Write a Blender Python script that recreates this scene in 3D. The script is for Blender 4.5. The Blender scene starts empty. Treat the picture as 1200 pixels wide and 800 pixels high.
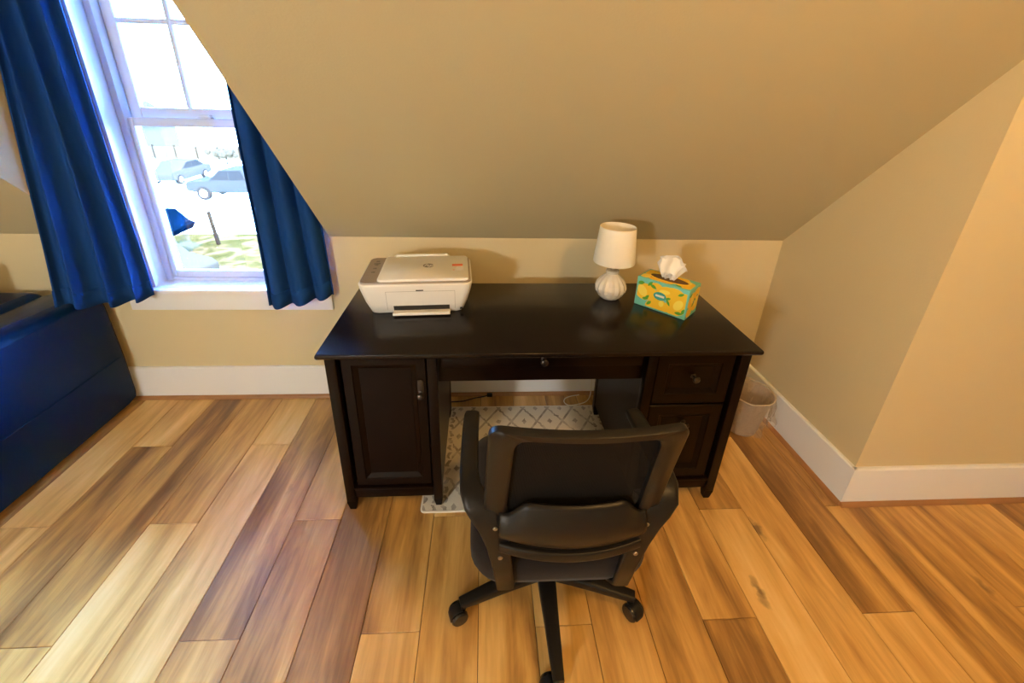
import bpy, bmesh, math, random
from mathutils import Vector, Matrix
random.seed(7)
R = math.radians
PI = math.pi
scn = bpy.context.scene
COL = scn.collection

# ------------------------------------------------------------------ camera
F_PX = 484.79
cam_d = bpy.data.cameras.new('camera')
cam_d.sensor_fit = 'HORIZONTAL'
cam_d.sensor_width = 36.0
cam_d.lens = 36.0 * F_PX / 1200.0
cam_d.shift_x = 7.63 / 1200.0
cam_d.shift_y = -81.98 / 1200.0
cam_d.clip_start = 0.02
cam_d.clip_end = 400
cam = bpy.data.objects.new('camera', cam_d)
COL.objects.link(cam)
cr = Vector((0.99857839, -0.04750521, 0.02417546))
cu = Vector((-0.00464482, 0.37427182, 0.92730741))
cf = Vector((0.05310013, 0.92610143, -0.3735191))
cam.matrix_world = Matrix(((cr.x, cu.x, -cf.x, -0.20566), (cr.y, cu.y, -cf.y, -1.89171), (cr.z, cu.z, -cf.z, 1.49397), (0, 0, 0, 1)))
scn.camera = cam

# ------------------------------------------------------------------ world, sun, exposure
LAMP_C = 43.0      # ceiling globe above the viewpoint
LAMP_F = 74.0     # floor lamp globe behind, to the left
COL_C = (1.0, 0.57, 0.19)   # warm bulb
COL_F = (1.0, 1.0, 0.97)    # daylight bulb
world = bpy.data.worlds.new('sky')
scn.world = world
world.use_nodes = True
wb = world.node_tree.nodes['Background']
wb.inputs['Color'].default_value = (0.15, 0.44, 1.0, 1)
wb.inputs['Strength'].default_value = 62.0
sun_d = bpy.data.lights.new('sun', 'SUN')
sun_d.energy = 24.0
sun_d.angle = R(1.0)
sun_d.color = (1.0, 0.93, 0.82)
sun = bpy.data.objects.new('sun', sun_d)
COL.objects.link(sun)
sun.rotation_euler = Vector((-0.35, 0.62, -0.75)).to_track_quat('-Z', 'Y').to_euler()
vs = scn.view_settings
vs.view_transform = 'Standard'
vs.look = 'None'
vs.exposure = 1.4
vs.gamma = 1.0
vs.use_curve_mapping = False


# ------------------------------------------------------------------ materials
MATS = {}


def setin(b, key, val):
    if key in b.inputs:
        b.inputs[key].default_value = val


def mat(name, col, rough=0.5, metal=0.0, spec=0.5, bump=0.0, bscale=200.0, var=0.0, vscale=3.0, sheen=0.0, coat=0.0,
        emit=None, estr=0.0, trans=0.0):
    m = bpy.data.materials.new(name)
    m.use_nodes = True
    nt = m.node_tree
    b = nt.nodes['Principled BSDF']
    setin(b, 'Base Color', (*col, 1))
    setin(b, 'Roughness', rough)
    setin(b, 'Metallic', metal)
    setin(b, 'Specular IOR Level', spec)
    setin(b, 'Sheen Weight', sheen)
    setin(b, 'Coat Weight', coat)
    setin(b, 'Transmission Weight', trans)
    if emit:
        setin(b, 'Emission Color', (*emit, 1))
        setin(b, 'Emission Strength', estr)
    tc = nt.nodes.new('ShaderNodeTexCoord')
    if var > 0:
        n = nt.nodes.new('ShaderNodeTexNoise')
        n.inputs['Scale'].default_value = vscale
        n.inputs['Detail'].default_value = 4
        nt.links.new(tc.outputs['Object'], n.inputs['Vector'])
        mx = nt.nodes.new('ShaderNodeMix')
        mx.data_type = 'RGBA'
        mx.inputs[6].default_value = (*[c * (1 - var) for c in col], 1)
        mx.inputs[7].default_value = (*[min(1, c * (1 + var)) for c in col], 1)
        nt.links.new(n.outputs['Fac'], mx.inputs[0])
        nt.links.new(mx.outputs[2], b.inputs['Base Color'])
    if bump > 0:
        n2 = nt.nodes.new('ShaderNodeTexNoise')
        n2.inputs['Scale'].default_value = bscale
        n2.inputs['Detail'].default_value = 3
        nt.links.new(tc.outputs['Object'], n2.inputs['Vector'])
        bp = nt.nodes.new('ShaderNodeBump')
        bp.inputs['Strength'].default_value = bump
        bp.inputs['Distance'].default_value = 0.004
        nt.links.new(n2.outputs['Fac'], bp.inputs['Height'])
        nt.links.new(bp.outputs['Normal'], b.inputs['Normal'])
    MATS[name] = m
    return m


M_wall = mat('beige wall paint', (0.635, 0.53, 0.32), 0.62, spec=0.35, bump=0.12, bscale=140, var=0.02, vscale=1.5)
M_ceil = mat('beige paint with slope shade', (0.475, 0.41, 0.255), 0.6, spec=0.35, bump=0.12, bscale=140, var=0.02, vscale=1.5)  # wall paint darkened: the slope's dimmer light is put into its colour
M_trim = mat('white trim paint', (0.80, 0.80, 0.80), 0.38, bump=0.03, bscale=60)
M_vinyl = mat('white vinyl', (0.66, 0.70, 0.76), 0.35)
M_shoe = mat('stained shoe moulding', (0.36, 0.17, 0.065), 0.45, var=0.25, vscale=9)
M_sub = mat('dark underlayment', (0.05, 0.03, 0.018), 0.9)
M_esp = mat('espresso laminate', (0.0055, 0.0021, 0.0013), 0.34, spec=0.13, bump=0.05, bscale=90, var=0.25, vscale=14)
M_esptop = mat('espresso desk top', (0.0075, 0.0045, 0.0038), 0.25, spec=0.27, bump=0.03, bscale=120, var=0.25, vscale=12)
M_knob = mat('dark bronze metal', (0.06, 0.05, 0.045), 0.3, metal=0.85)
M_plast = mat('black plastic', (0.009, 0.0078, 0.0072), 0.38, spec=0.26, bump=0.06, bscale=900)
M_gloss = mat('glossy black plastic', (0.012, 0.011, 0.011), 0.2, spec=0.5)
M_fabric = mat('black seat fabric', (0.012, 0.009, 0.009), 0.92, spec=0.15, bump=0.3, bscale=700, sheen=0.1)
M_screw = mat('steel screw', (0.38, 0.37, 0.36), 0.3, metal=1.0)
M_leather = mat('navy black leather', (0.0003, 0.015, 0.065), 0.24, spec=0.13, bump=0.05, bscale=160)
M_curtain = mat('slate blue curtain cloth', (0.010, 0.052, 0.20), 0.8, spec=0.08, bump=0.12, bscale=300)
M_white = mat('white printer plastic', (0.80, 0.79, 0.76), 0.35, spec=0.45)
M_taupe = mat('taupe printer plastic', (0.30, 0.255, 0.215), 0.42)
M_dark = mat('dark slot', (0.02, 0.02, 0.02), 0.6)
M_groove = mat('grey groove', (0.45, 0.44, 0.42), 0.6)
M_logo = mat('grey logo print', (0.16, 0.14, 0.13), 0.4)
M_orange = mat('orange sticker', (0.75, 0.17, 0.07), 0.5)
M_paper = mat('white paper', (0.75, 0.72, 0.66), 0.7)
M_shade = mat('white linen shade', (0.82, 0.77, 0.66), 0.85, spec=0.15, bump=0.1, bscale=500)
M_ceramic = mat('white glazed ceramic', (0.74, 0.69, 0.60), 0.16, spec=0.5, coat=0.4)
M_steel = mat('brushed metal', (0.5, 0.46, 0.4), 0.35, metal=1.0)
M_teal = mat('teal card print', (0.17, 0.55, 0.46), 0.5)
M_tealdk = mat('dark teal print', (0.05, 0.36, 0.34), 0.5)
M_yellow = mat('lemon yellow print', (0.86, 0.53, 0.02), 0.5)
M_yellow2 = mat('pale lemon print', (0.90, 0.70, 0.10), 0.5)
M_leaf = mat('leaf green print', (0.09, 0.34, 0.03), 0.5)
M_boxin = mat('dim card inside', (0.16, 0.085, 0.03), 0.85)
M_tissue = mat('white tissue', (0.86, 0.82, 0.74), 0.9, spec=0.1)
M_cordb = mat('black cord', (0.012, 0.01, 0.01), 0.5)
M_cordw = mat('white cord', (0.75, 0.70, 0.58), 0.5)
M_must = mat('mustard cushion', (0.50, 0.33, 0.08), 0.9, sheen=0.2, bump=0.2, bscale=250)
M_rubber = mat('rubber tyre', (0.01080, 0.00720, 0.00540), 0.8, spec=0.0)
M_chrome = mat('bright metal', (0.7, 0.7, 0.7), 0.25, metal=1.0)
M_carblue = mat('blue grey car paint', (0.01445, 0.01156, 0.00884), 0.6, spec=0.0)
M_carsilver = mat('pale silver car paint', (0.02550, 0.01575, 0.00930), 0.6, spec=0.0)
M_carnavy = mat('deep blue car paint', (0.0003, 0.0014, 0.0029), 0.6, spec=0.0)
M_cardark = mat('dark grey car paint', (0.02080, 0.01430, 0.01092), 0.6, spec=0.0)
M_glassdk = mat('tinted car glass', (0.00900, 0.00720, 0.00612), 0.6, spec=0.0)
M_road = mat('pale concrete', (0.68, 0.66, 0.62), 0.9, var=0.1, vscale=0.6)
M_siding = mat('pale siding', (0.03230, 0.01995, 0.01140), 0.8, spec=0.0)
M_roofm = mat('grey shingles', (0.02860, 0.01760, 0.01100), 0.9, spec=0.0)
M_post = mat('weathered wood', (0.01190, 0.00646, 0.00340), 0.9, spec=0.0)
M_bush = mat('pale bush', (0.02470, 0.01520, 0.00855), 0.9, spec=0.0)


def lamp_mat(name, strength, c):
    return mat(name, (0.9, 0.85, 0.75), 0.5, emit=c, estr=strength)


def grass_material():
    m = mat('sunlit grass', (0.30, 0.42, 0.12), 0.9, spec=0.0)
    nt = m.node_tree
    b = nt.nodes['Principled BSDF']
    tc = nt.nodes.new('ShaderNodeTexCoord')
    n = nt.nodes.new('ShaderNodeTexNoise')
    n.inputs['Scale'].default_value = 1.1
    n.inputs['Detail'].default_value = 6
    n.inputs['Distortion'].default_value = 1.2
    cr_ = nt.nodes.new('ShaderNodeValToRGB')
    e = cr_.color_ramp.elements
    e[0].position = 0.32
    e[0].color = (0.0135, 0.0088, 0.0020, 1)
    e[1].position = 0.62
    e[1].color = (0.048, 0.022, 0.0095, 1)
    k = e.new(0.47)
    k.color = (0.024, 0.0135, 0.0040, 1)
    nt.links.new(tc.outputs['Object'], n.inputs['Vector'])
    nt.links.new(n.outputs['Fac'], cr_.inputs[0])
    nt.links.new(cr_.outputs[0], b.inputs['Base Color'])
    return m


def wood_material():
    """plank grain along local Y; obj.color.r = tone, obj.color.g = seed"""
    m = bpy.data.materials.new('oak plank')
    m.use_nodes = True
    nt = m.node_tree
    L = nt.links.new
    b = nt.nodes['Principled BSDF']
    oi = nt.nodes.new('ShaderNodeObjectInfo')
    sep = nt.nodes.new('ShaderNodeSeparateColor')
    L(oi.outputs['Color'], sep.inputs[0])
    tc = nt.nodes.new('ShaderNodeTexCoord')
    sh = nt.nodes.new('ShaderNodeCombineXYZ')
    mul = nt.nodes.new('ShaderNodeMath')
    mul.operation = 'MULTIPLY'
    mul.inputs[1].default_value = 57.0
    L(sep.outputs[1], mul.inputs[0])
    L(mul.outputs[0], sh.inputs[0])
    L(mul.outputs[0], sh.inputs[1])
    add = nt.nodes.new('ShaderNodeVectorMath')
    add.operation = 'ADD'
    L(tc.outputs['Object'], add.inputs[0])
    L(sh.outputs[0], add.inputs[1])

    def noise(sx, sy, scale, det, dist=0.0):
        mp = nt.nodes.new('ShaderNodeMapping')
        mp.inputs['Scale'].default_value = (sx, sy, 1)
        L(add.outputs[0], mp.inputs['Vector'])
        n = nt.nodes.new('ShaderNodeTexNoise')
        n.inputs['Scale'].default_value = scale
        n.inputs['Detail'].default_value = det
        n.inputs['Distortion'].default_value = dist
        L(mp.outputs[0], n.inputs['Vector'])
        return n.outputs['Fac']

    def mth(op, a, bb, clamp=False):
        n = nt.nodes.new('ShaderNodeMath')
        n.operation = op
        n.use_clamp = clamp
        for i, v in enumerate((a, bb)):
            if isinstance(v, (int, float)):
                n.inputs[i].default_value = v
            else:
                L(v, n.inputs[i])
        return n.outputs[0]
    broad = noise(9, 1.0, 1.0, 2, 0.5)     # broad streaks
    fine = noise(52, 3.6, 1.0, 6, 1.2)      # fibres
    mid = noise(19, 2.6, 1.0, 5, 2.6)
    g = mth('ADD', mth('MULTIPLY', mth('SUBTRACT', broad, 0.5), 1.5), mth('MULTIPLY', mth('SUBTRACT', fine, 0.5), 0.34))
    g = mth('ADD', g, mth('MULTIPLY', mth('SUBTRACT', mid, 0.5), 0.40))
    g = mth('ADD', g, sep.outputs[0], True)
    ramp = nt.nodes.new('ShaderNodeValToRGB')
    e = ramp.color_ramp.elements
    e[0].position = 0.0
    e[0].color = (0.125, 0.058, 0.018, 1)
    e[1].position = 1.0
    e[1].color = (0.86, 0.58, 0.24, 1)
    for p, c in ((0.25, (0.29, 0.142, 0.040)), (0.5, (0.55, 0.295, 0.080)), (0.75, (0.75, 0.45, 0.145))):
        k = e.new(p)
        k.color = (*c, 1)
    L(g, ramp.inputs[0])
    # knots
    mpk = nt.nodes.new('ShaderNodeMapping')
    mpk.inputs['Scale'].default_value = (5.2, 1.9, 1)
    kd = nt.nodes.new('ShaderNodeTexNoise')
    kd.inputs['Scale'].default_value = 26
    kd.inputs['Detail'].default_value = 3
    L(add.outputs[0], kd.inputs['Vector'])
    ks = nt.nodes.new('ShaderNodeVectorMath')
    ks.operation = 'MULTIPLY_ADD'
    ks.inputs[1].default_value = (0.05, 0.07, 0.0)
    L(kd.outputs['Color'], ks.inputs[0])
    L(add.outputs[0], ks.inputs[2])
    L(ks.outputs[0], mpk.inputs['Vector'])
    vo = nt.nodes.new('ShaderNodeTexVoronoi')
    vo.inputs['Scale'].default_value = 1.0
    L(mpk.outputs[0], vo.inputs['Vector'])
    kn = nt.nodes.new('ShaderNodeMapRange')
    kn.inputs[1].default_value = 0.03
    kn.inputs[2].default_value = 0.10
    kn.inputs[3].default_value = 0.75
    kn.inputs[4].default_value = 0.0
    L(vo.outputs['Distance'], kn.inputs[0])
    mx = nt.nodes.new('ShaderNodeMix')
    mx.data_type = 'RGBA'
    L(kn.outputs[0], mx.inputs[0])
    L(ramp.outputs[0], mx.inputs[6])
    mx.inputs[7].default_value = (0.10, 0.05, 0.025, 1)
    L(mx.outputs[2], b.inputs['Base Color'])
    rr = nt.nodes.new('ShaderNodeMapRange')
    rr.inputs[3].default_value = 0.27
    rr.inputs[4].default_value = 0.42
    L(fine, rr.inputs[0])
    L(rr.outputs[0], b.inputs['Roughness'])
    setin(b, 'Specular IOR Level', 0.62)
    bp = nt.nodes.new('ShaderNodeBump')
    bp.inputs['Strength'].default_value = 0.12
    bp.inputs['Distance'].default_value = 0.002
    L(fine, bp.inputs['Height'])
    L(bp.outputs['Normal'], b.inputs['Normal'])
    return m


def glass_material(name, tint=(1, 1, 1), fac=0.06):
    m = bpy.data.materials.new(name)
    m.use_nodes = True
    nt = m.node_tree
    nt.nodes.clear()
    o = nt.nodes.new('ShaderNodeOutputMaterial')
    t = nt.nodes.new('ShaderNodeBsdfTransparent')
    t.inputs[0].default_value = (*tint, 1)
    g = nt.nodes.new('ShaderNodeBsdfGlossy')
    g.inputs['Roughness'].default_value = 0.02
    f = nt.nodes.new('ShaderNodeFresnel')
    f.inputs[0].default_value = 1.45
    mx = nt.nodes.new('ShaderNodeMixShader')
    nt.links.new(f.outputs[0], mx.inputs[0])
    nt.links.new(t.outputs[0], mx.inputs[1])
    nt.links.new(g.outputs[0], mx.inputs[2])
    nt.links.new(mx.outputs[0], o.inputs[0])
    return m


def film_material(name, col, alpha, rough=0.25):
    """thin crinkled plastic: partly see-through, glossy"""
    m = bpy.data.materials.new(name)
    m.use_nodes = True
    nt = m.node_tree
    b = nt.nodes['Principled BSDF']
    setin(b, 'Base Color', (*col, 1))
    setin(b, 'Roughness', rough)
    setin(b, 'Alpha', alpha)
    setin(b, 'Specular IOR Level', 0.8)
    tc = nt.nodes.new('ShaderNodeTexCoord')
    n = nt.nodes.new('ShaderNodeTexNoise')
    n.inputs['Scale'].default_value = 38
    n.inputs['Detail'].default_value = 3
    n.inputs['Distortion'].default_value = 1.5
    bp = nt.nodes.new('ShaderNodeBump')
    bp.inputs['Strength'].default_value = 0.9
    bp.inputs['Distance'].default_value = 0.012
    nt.links.new(tc.outputs['Object'], n.inputs['Vector'])
    nt.links.new(n.outputs['Fac'], bp.inputs['Height'])
    nt.links.new(bp.outputs['Normal'], b.inputs['Normal'])
    return m


def mesh_fabric_material():
    """chair back netting: fine woven holes"""
    m = bpy.data.materials.new('black back netting')
    m.use_nodes = True
    nt = m.node_tree
    b = nt.nodes['Principled BSDF']
    setin(b, 'Base Color', (0.0045, 0.004, 0.0036, 1))
    setin(b, 'Specular IOR Level', 0.15)
    setin(b, 'Roughness', 0.75)
    tc = nt.nodes.new('ShaderNodeTexCoord')
    w = nt.nodes.new('ShaderNodeTexWave')
    w.bands_direction = 'X'
    w.inputs['Scale'].default_value = 120
    w2 = nt.nodes.new('ShaderNodeTexWave')
    w2.bands_direction = 'Z'
    w2.inputs['Scale'].default_value = 120
    nt.links.new(tc.outputs['Object'], w.inputs['Vector'])
    nt.links.new(tc.outputs['Object'], w2.inputs['Vector'])
    mx = nt.nodes.new('ShaderNodeMath')
    mx.operation = 'MAXIMUM'
    nt.links.new(w.outputs['Fac'], mx.inputs[0])
    nt.links.new(w2.outputs['Fac'], mx.inputs[1])
    mr = nt.nodes.new('ShaderNodeMapRange')
    mr.inputs[1].default_value = 0.2
    mr.inputs[2].default_value = 0.5
    mr.inputs[3].default_value = 0.72
    mr.inputs[4].default_value = 1.0
    nt.links.new(mx.outputs[0], mr.inputs[0])
    nt.links.new(mr.outputs[0], b.inputs['Alpha'])
    return m


def rug_material():
    """cream rug with diamonds and striped borders, in metres of the rug's own frame"""
    m = bpy.data.materials.new('cream patterned rug')
    m.use_nodes = True
    nt = m.node_tree
    L = nt.links.new
    b = nt.nodes['Principled BSDF']
    setin(b, 'Roughness', 0.95)
    setin(b, 'Specular IOR Level', 0.1)
    setin(b, 'Sheen Weight', 0.2)
    tc = nt.nodes.new('ShaderNodeTexCoord')
    wob = nt.nodes.new('ShaderNodeTexNoise')
    wob.inputs['Scale'].default_value = 70
    L(tc.outputs['Object'], wob.inputs['Vector'])
    s = nt.nodes.new('ShaderNodeSeparateXYZ')
    L(tc.outputs['Object'], s.inputs[0])

    def mt(op, a, bb=0.0, c=None):
        n = nt.nodes.new('ShaderNodeMath')
        n.operation = op
        vals = [a, bb] + ([c] if c is not None else [])
        for i, v in enumerate(vals):
            if isinstance(v, (int, float)):
                n.inputs[i].default_value = v
            else:
                L(v, n.inputs[i])
        return n.outputs[0]
    jit = mt('MULTIPLY', mt('SUBTRACT', wob.outputs['Fac'], 0.5), 0.016)
    x = mt('ADD', s.outputs[0], jit)
    y = mt('ADD', s.outputs[1], jit)

    def tri(v, per):   # 0..1 triangle wave
        return mt('MULTIPLY', mt('PINGPONG', v, per / 2), 2.0 / per)
    dsum = mt('ADD', tri(x, 0.13), tri(y, 0.19))            # diamonds where sum ~ 1
    dl = mt('ABSOLUTE', mt('SUBTRACT', dsum, 1.0))
    diamond = mt('LESS_THAN', dl, 0.10)
    dot = mt('GREATER_THAN', dsum, 1.80)
    dot2 = mt('LESS_THAN', dsum, 0.20)
    field = mt('MAXIMUM', diamond, mt('MAXIMUM', dot, dot2))
    # end bands: |x| > 0.36
    ax = mt('ABSOLUTE', s.outputs[0])
    band = mt('GREATER_THAN', ax, 0.35)
    stripes = mt('GREATER_THAN', tri(mt('ADD', x, mt('MULTIPLY', tri(y, 0.05), 0.012)), 0.042), 0.62)
    dash = mt('GREATER_THAN', tri(y, 0.045), 0.25)
    bandpat = mt('MULTIPLY', stripes, dash)
    pat = nt.nodes.new('ShaderNodeMix')
    L(band, pat.inputs[0])
    L(field, pat.inputs[2])
    L(bandpat, pat.inputs[3])
    fade = nt.nodes.new('ShaderNodeTexNoise')
    fade.inputs['Scale'].default_value = 24
    fade.inputs['Detail'].default_value = 4
    L(tc.outputs['Object'], fade.inputs['Vector'])
    fr = nt.nodes.new('ShaderNodeMapRange')
    fr.inputs[1].default_value = 0.3
    fr.inputs[2].default_value = 0.65
    fr.inputs[3].default_value = 0.25
    fr.inputs[4].default_value = 0.8
    L(fade.outputs['Fac'], fr.inputs[0])
    fac = mt('MULTIPLY', pat.outputs[0], fr.outputs[0])
    mx = nt.nodes.new('ShaderNodeMix')
    mx.data_type = 'RGBA'
    L(fac, mx.inputs[0])
    mx.inputs[6].default_value = (0.72, 0.67, 0.58, 1)
    mx.inputs[7].default_value = (0.17, 0.135, 0.115, 1)
    L(mx.outputs[2], b.inputs['Base Color'])
    bp = nt.nodes.new('ShaderNodeBump')
    bp.inputs['Strength'].default_value = 0.5
    bp.inputs['Distance'].default_value = 0.003
    L(wob.outputs['Fac'], bp.inputs['Height'])
    L(bp.outputs['Normal'], b.inputs['Normal'])
    return m


M_wood = wood_material()
M_glass = glass_material('clear window glass')
M_film = film_material('clear bin liner film', (0.55, 0.45, 0.34), 0.24)
M_bin = film_material('clear ribbed bin plastic', (0.55, 0.42, 0.30), 0.45, 0.3)
M_net = mesh_fabric_material()
M_rug = rug_material()
M_rugedge = mat('cream rug binding', (0.74, 0.69, 0.60), 0.95, bump=0.3, bscale=300)
M_grass = grass_material()


# ------------------------------------------------------------------ mesh helpers
class MB:
    def __init__(self):
        self.bm = bmesh.new()

    def _add(self, tmp, mtx=None, mi=0):
        if mtx is not None:
            bmesh.ops.transform(tmp, matrix=mtx, verts=tmp.verts)
        vm = {}
        for v in tmp.verts:
            vm[v] = self.bm.verts.new(v.co)
        for f in tmp.faces:
            try:
                nf = self.bm.faces.new([vm[v] for v in f.verts])
                nf.material_index = mi
            except ValueError:
                pass
        tmp.free()
        return self

    def box(self, x0, x1, y0, y1, z0, z1, bev=0.0, seg=2, mtx=None, mi=0):
        t = bmesh.new()
        bmesh.ops.create_cube(t, size=1.0)
        for v in t.verts:
            v.co = Vector(((x0 + x1) / 2 + v.co.x * (x1 - x0), (y0 + y1) / 2 + v.co.y * (y1 - y0), (z0 + z1) / 2 + v.co.z * (z1 - z0)))
        if bev > 0:
            bmesh.ops.bevel(t, geom=list(t.edges), offset=bev, segments=seg, profile=0.5, affect='EDGES')
        return self._add(t, mtx, mi)

    def prism(self, pts, axis, a0, a1, bev=0.0, seg=2, mtx=None, mi=0):
        """polygon pts (2-D) extruded along axis; axis 'y': pts=(x,z); 'x': pts=(y,z); 'z': pts=(x,y)"""
        t = bmesh.new()

        def P(p, a):
            return {'x': (a, p[0], p[1]), 'y': (p[0], a, p[1]), 'z': (p[0], p[1], a)}[axis]
        A = [t.verts.new(P(p, a0)) for p in pts]
        B = [t.verts.new(P(p, a1)) for p in pts]
        n = len(pts)
        t.faces.new(A)
        t.faces.new(list(reversed(B)))
        for i in range(n):
            t.faces.new((A[i], B[i], B[(i + 1) % n], A[(i + 1) % n]))
        bmesh.ops.recalc_face_normals(t, faces=t.faces)
        if bev > 0:
            es = [e for e in t.edges if len(e.link_faces) == 2 and e.calc_face_angle(0) > 0.6]
            bmesh.ops.bevel(t, geom=es, offset=bev, segments=seg, profile=0.5, affect='EDGES')
        return self._add(t, mtx, mi)

    def loft(self, rings, cap=True, close=True, mtx=None, mi=0):
        t = bmesh.new()
        V = [[t.verts.new(p) for p in r] for r in rings]
        n = len(rings[0])
        for a, b in zip(V[:-1], V[1:]):
            for i in range(n if close else n - 1):
                j = (i + 1) % n
                t.faces.new((a[i], a[j], b[j], b[i]))
        if cap and close:
            t.faces.new(list(reversed(V[0])))
            t.faces.new(V[-1])
        bmesh.ops.recalc_face_normals(t, faces=t.faces)
        return self._add(t, mtx, mi)

    def lathe(self, prof, seg=32, c=(0, 0, 0), cap=True, mtx=None, mi=0):
        rings = [[(c[0] + r * math.cos(2 * PI * k / seg), c[1] + r * math.sin(2 * PI * k / seg), c[2] + z) for k in range(seg)] for r, z in prof]
        return self.loft(rings, cap=cap, mtx=mtx, mi=mi)

    def tube(self, pts, rad, seg=8, sq=None, up=None, mtx=None, mi=0):
        """sweep; rad scalar or list; sq=(w,h) gives a rounded-rectangle section, up fixes its orientation"""
        pts = [Vector(p) for p in pts]
        n = len(pts)
        rings = []
        prev = None
        for i, p in enumerate(pts):
            d = (pts[min(i + 1, n - 1)] - pts[max(i - 1, 0)]).normalized()
            if up is not None:
                u = Vector(up)
            elif prev is not None:
                u = prev
            else:
                u = Vector((0, 0, 1)) if abs(d.z) < 0.9 else Vector((1, 0, 0))
            s = d.cross(u).normalized()
            u = s.cross(d).normalized()
            prev = u
            r = rad[i] if isinstance(rad, (list, tuple)) else rad
            ring = []
            if sq:
                w, h = (sq[i] if isinstance(sq, list) else sq)
                N = 16
                for k in range(N):
                    a = 2 * PI * (k + 0.5) / N
                    ca, sa = math.cos(a), math.sin(a)
                    e = 0.45
                    ring.append(p + s * (w / 2 * math.copysign(abs(ca) ** e, ca)) + u * (h / 2 * math.copysign(abs(sa) ** e, sa)))
            else:
                for k in range(seg):
                    a = 2 * PI * k / seg
                    ring.append(p + s * (r * math.cos(a)) + u * (r * math.sin(a)))
            rings.append(ring)
        return self.loft(rings, mtx=mtx, mi=mi)

    def grid(self, fn, nu, nv, mtx=None, mi=0):
        t = bmesh.new()
        V = [[t.verts.new(fn(i / nu, j / nv)) for j in range(nv + 1)] for i in range(nu + 1)]
        for i in range(nu):
            for j in range(nv):
                t.faces.new((V[i][j], V[i + 1][j], V[i + 1][j + 1], V[i][j + 1]))
        return self._add(t, mtx, mi)

    def build(self, name, material, parent=None, smooth=True, loc=(0, 0, 0), rot=(0, 0, 0), label=None, ang=40):
        me = bpy.data.meshes.new(name)
        bmesh.ops.recalc_face_normals(self.bm, faces=self.bm.faces) if False else None
        self.bm.to_mesh(me)
        self.bm.free()
        ms = material if isinstance(material, (list, tuple)) else [material]
        for mm in ms:
            me.materials.append(mm)
        if smooth:
            me.polygons.foreach_set('use_smooth', [True] * len(me.polygons))
            try:
                me.set_sharp_from_angle(angle=R(ang))
            except Exception:
                pass
        o = bpy.data.objects.new(name, me)
        COL.objects.link(o)
        o.location = loc
        o.rotation_euler = rot
        if parent is not None:
            o.parent = parent
        if label:
            o['label'] = label
        return o


def thing(name, label, cat, loc=(0, 0, 0), rz=0.0, group=None):
    o = bpy.data.objects.new(name, None)
    COL.objects.link(o)
    o.empty_display_size = 0.1
    o.location = loc
    o.rotation_euler = (0, 0, rz)
    o['label'] = label
    o['category'] = cat
    if group:
        o['group'] = group
    return o


def tag(o, label, cat, group=None, kind=None):
    o['label'] = label
    o['category'] = cat
    if group:
        o['group'] = group
    if kind:
        o['kind'] = kind
    return o


def struct(o, label=None):
    o['kind'] = 'structure'
    if label:
        o['label'] = label
    return o


def solid(o, t, offset=0.0):
    md = o.modifiers.new('thickness', 'SOLIDIFY')
    md.thickness = t
    md.offset = offset
    return o


def subdiv(o, n=1):
    md = o.modifiers.new('smooth', 'SUBSURF')
    md.levels = n
    md.render_levels = n
    return o


def rrect(w, h, r, n=5, cx=0.0, cy=0.0):
    pts = []
    for (sx, sy, a0) in ((1, 1, 0), (-1, 1, 90), (-1, -1, 180), (1, -1, 270)):
        for k in range(n + 1):
            a = R(a0 + 90 * k / n)
            pts.append((cx + sx * (w / 2 - r) + r * math.cos(a), cy + sy * (h / 2 - r) + r * math.sin(a)))
    return pts


def text_mesh(name, body, size, material, parent, mtx, depth=0.0004, shear=0.0, label=None):
    cu_ = bpy.data.curves.new(name + '_curve', 'FONT')
    cu_.body = body
    cu_.size = size
    cu_.extrude = depth
    cu_.shear = shear
    cu_.align_x = 'CENTER'
    cu_.align_y = 'CENTER'
    tmp = bpy.data.objects.new(name + '_tmp', cu_)
    COL.objects.link(tmp)
    dg = bpy.context.evaluated_depsgraph_get()
    me = bpy.data.meshes.new_from_object(tmp.evaluated_get(dg))
    bpy.data.objects.remove(tmp)
    bpy.data.curves.remove(cu_)
    me.transform(mtx)
    me.materials.clear()
    me.materials.append(material)
    me.name = name
    o = bpy.data.objects.new(name, me)
    COL.objects.link(o)
    o.parent = parent
    if label:
        o['label'] = label
    return o


# ------------------------------------------------------------------ room dimensions
KH = 0.903                      # knee wall height
TS = math.tan(R(47.18))         # slope
XR, YO = 1.277, -0.723          # alcove side wall, corner
ZC = 2.36                       # flat ceiling
YC = -(ZC - KH) / TS            # slope reaches the ceiling
XL, XE, YB = -4.0, 3.2, -5.2
DL, DR = -1.97, -0.927          # dormer cheeks
WX0, WX1, WZ0, WZ1 = -1.775, -1.01, 0.64, 2.17

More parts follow.
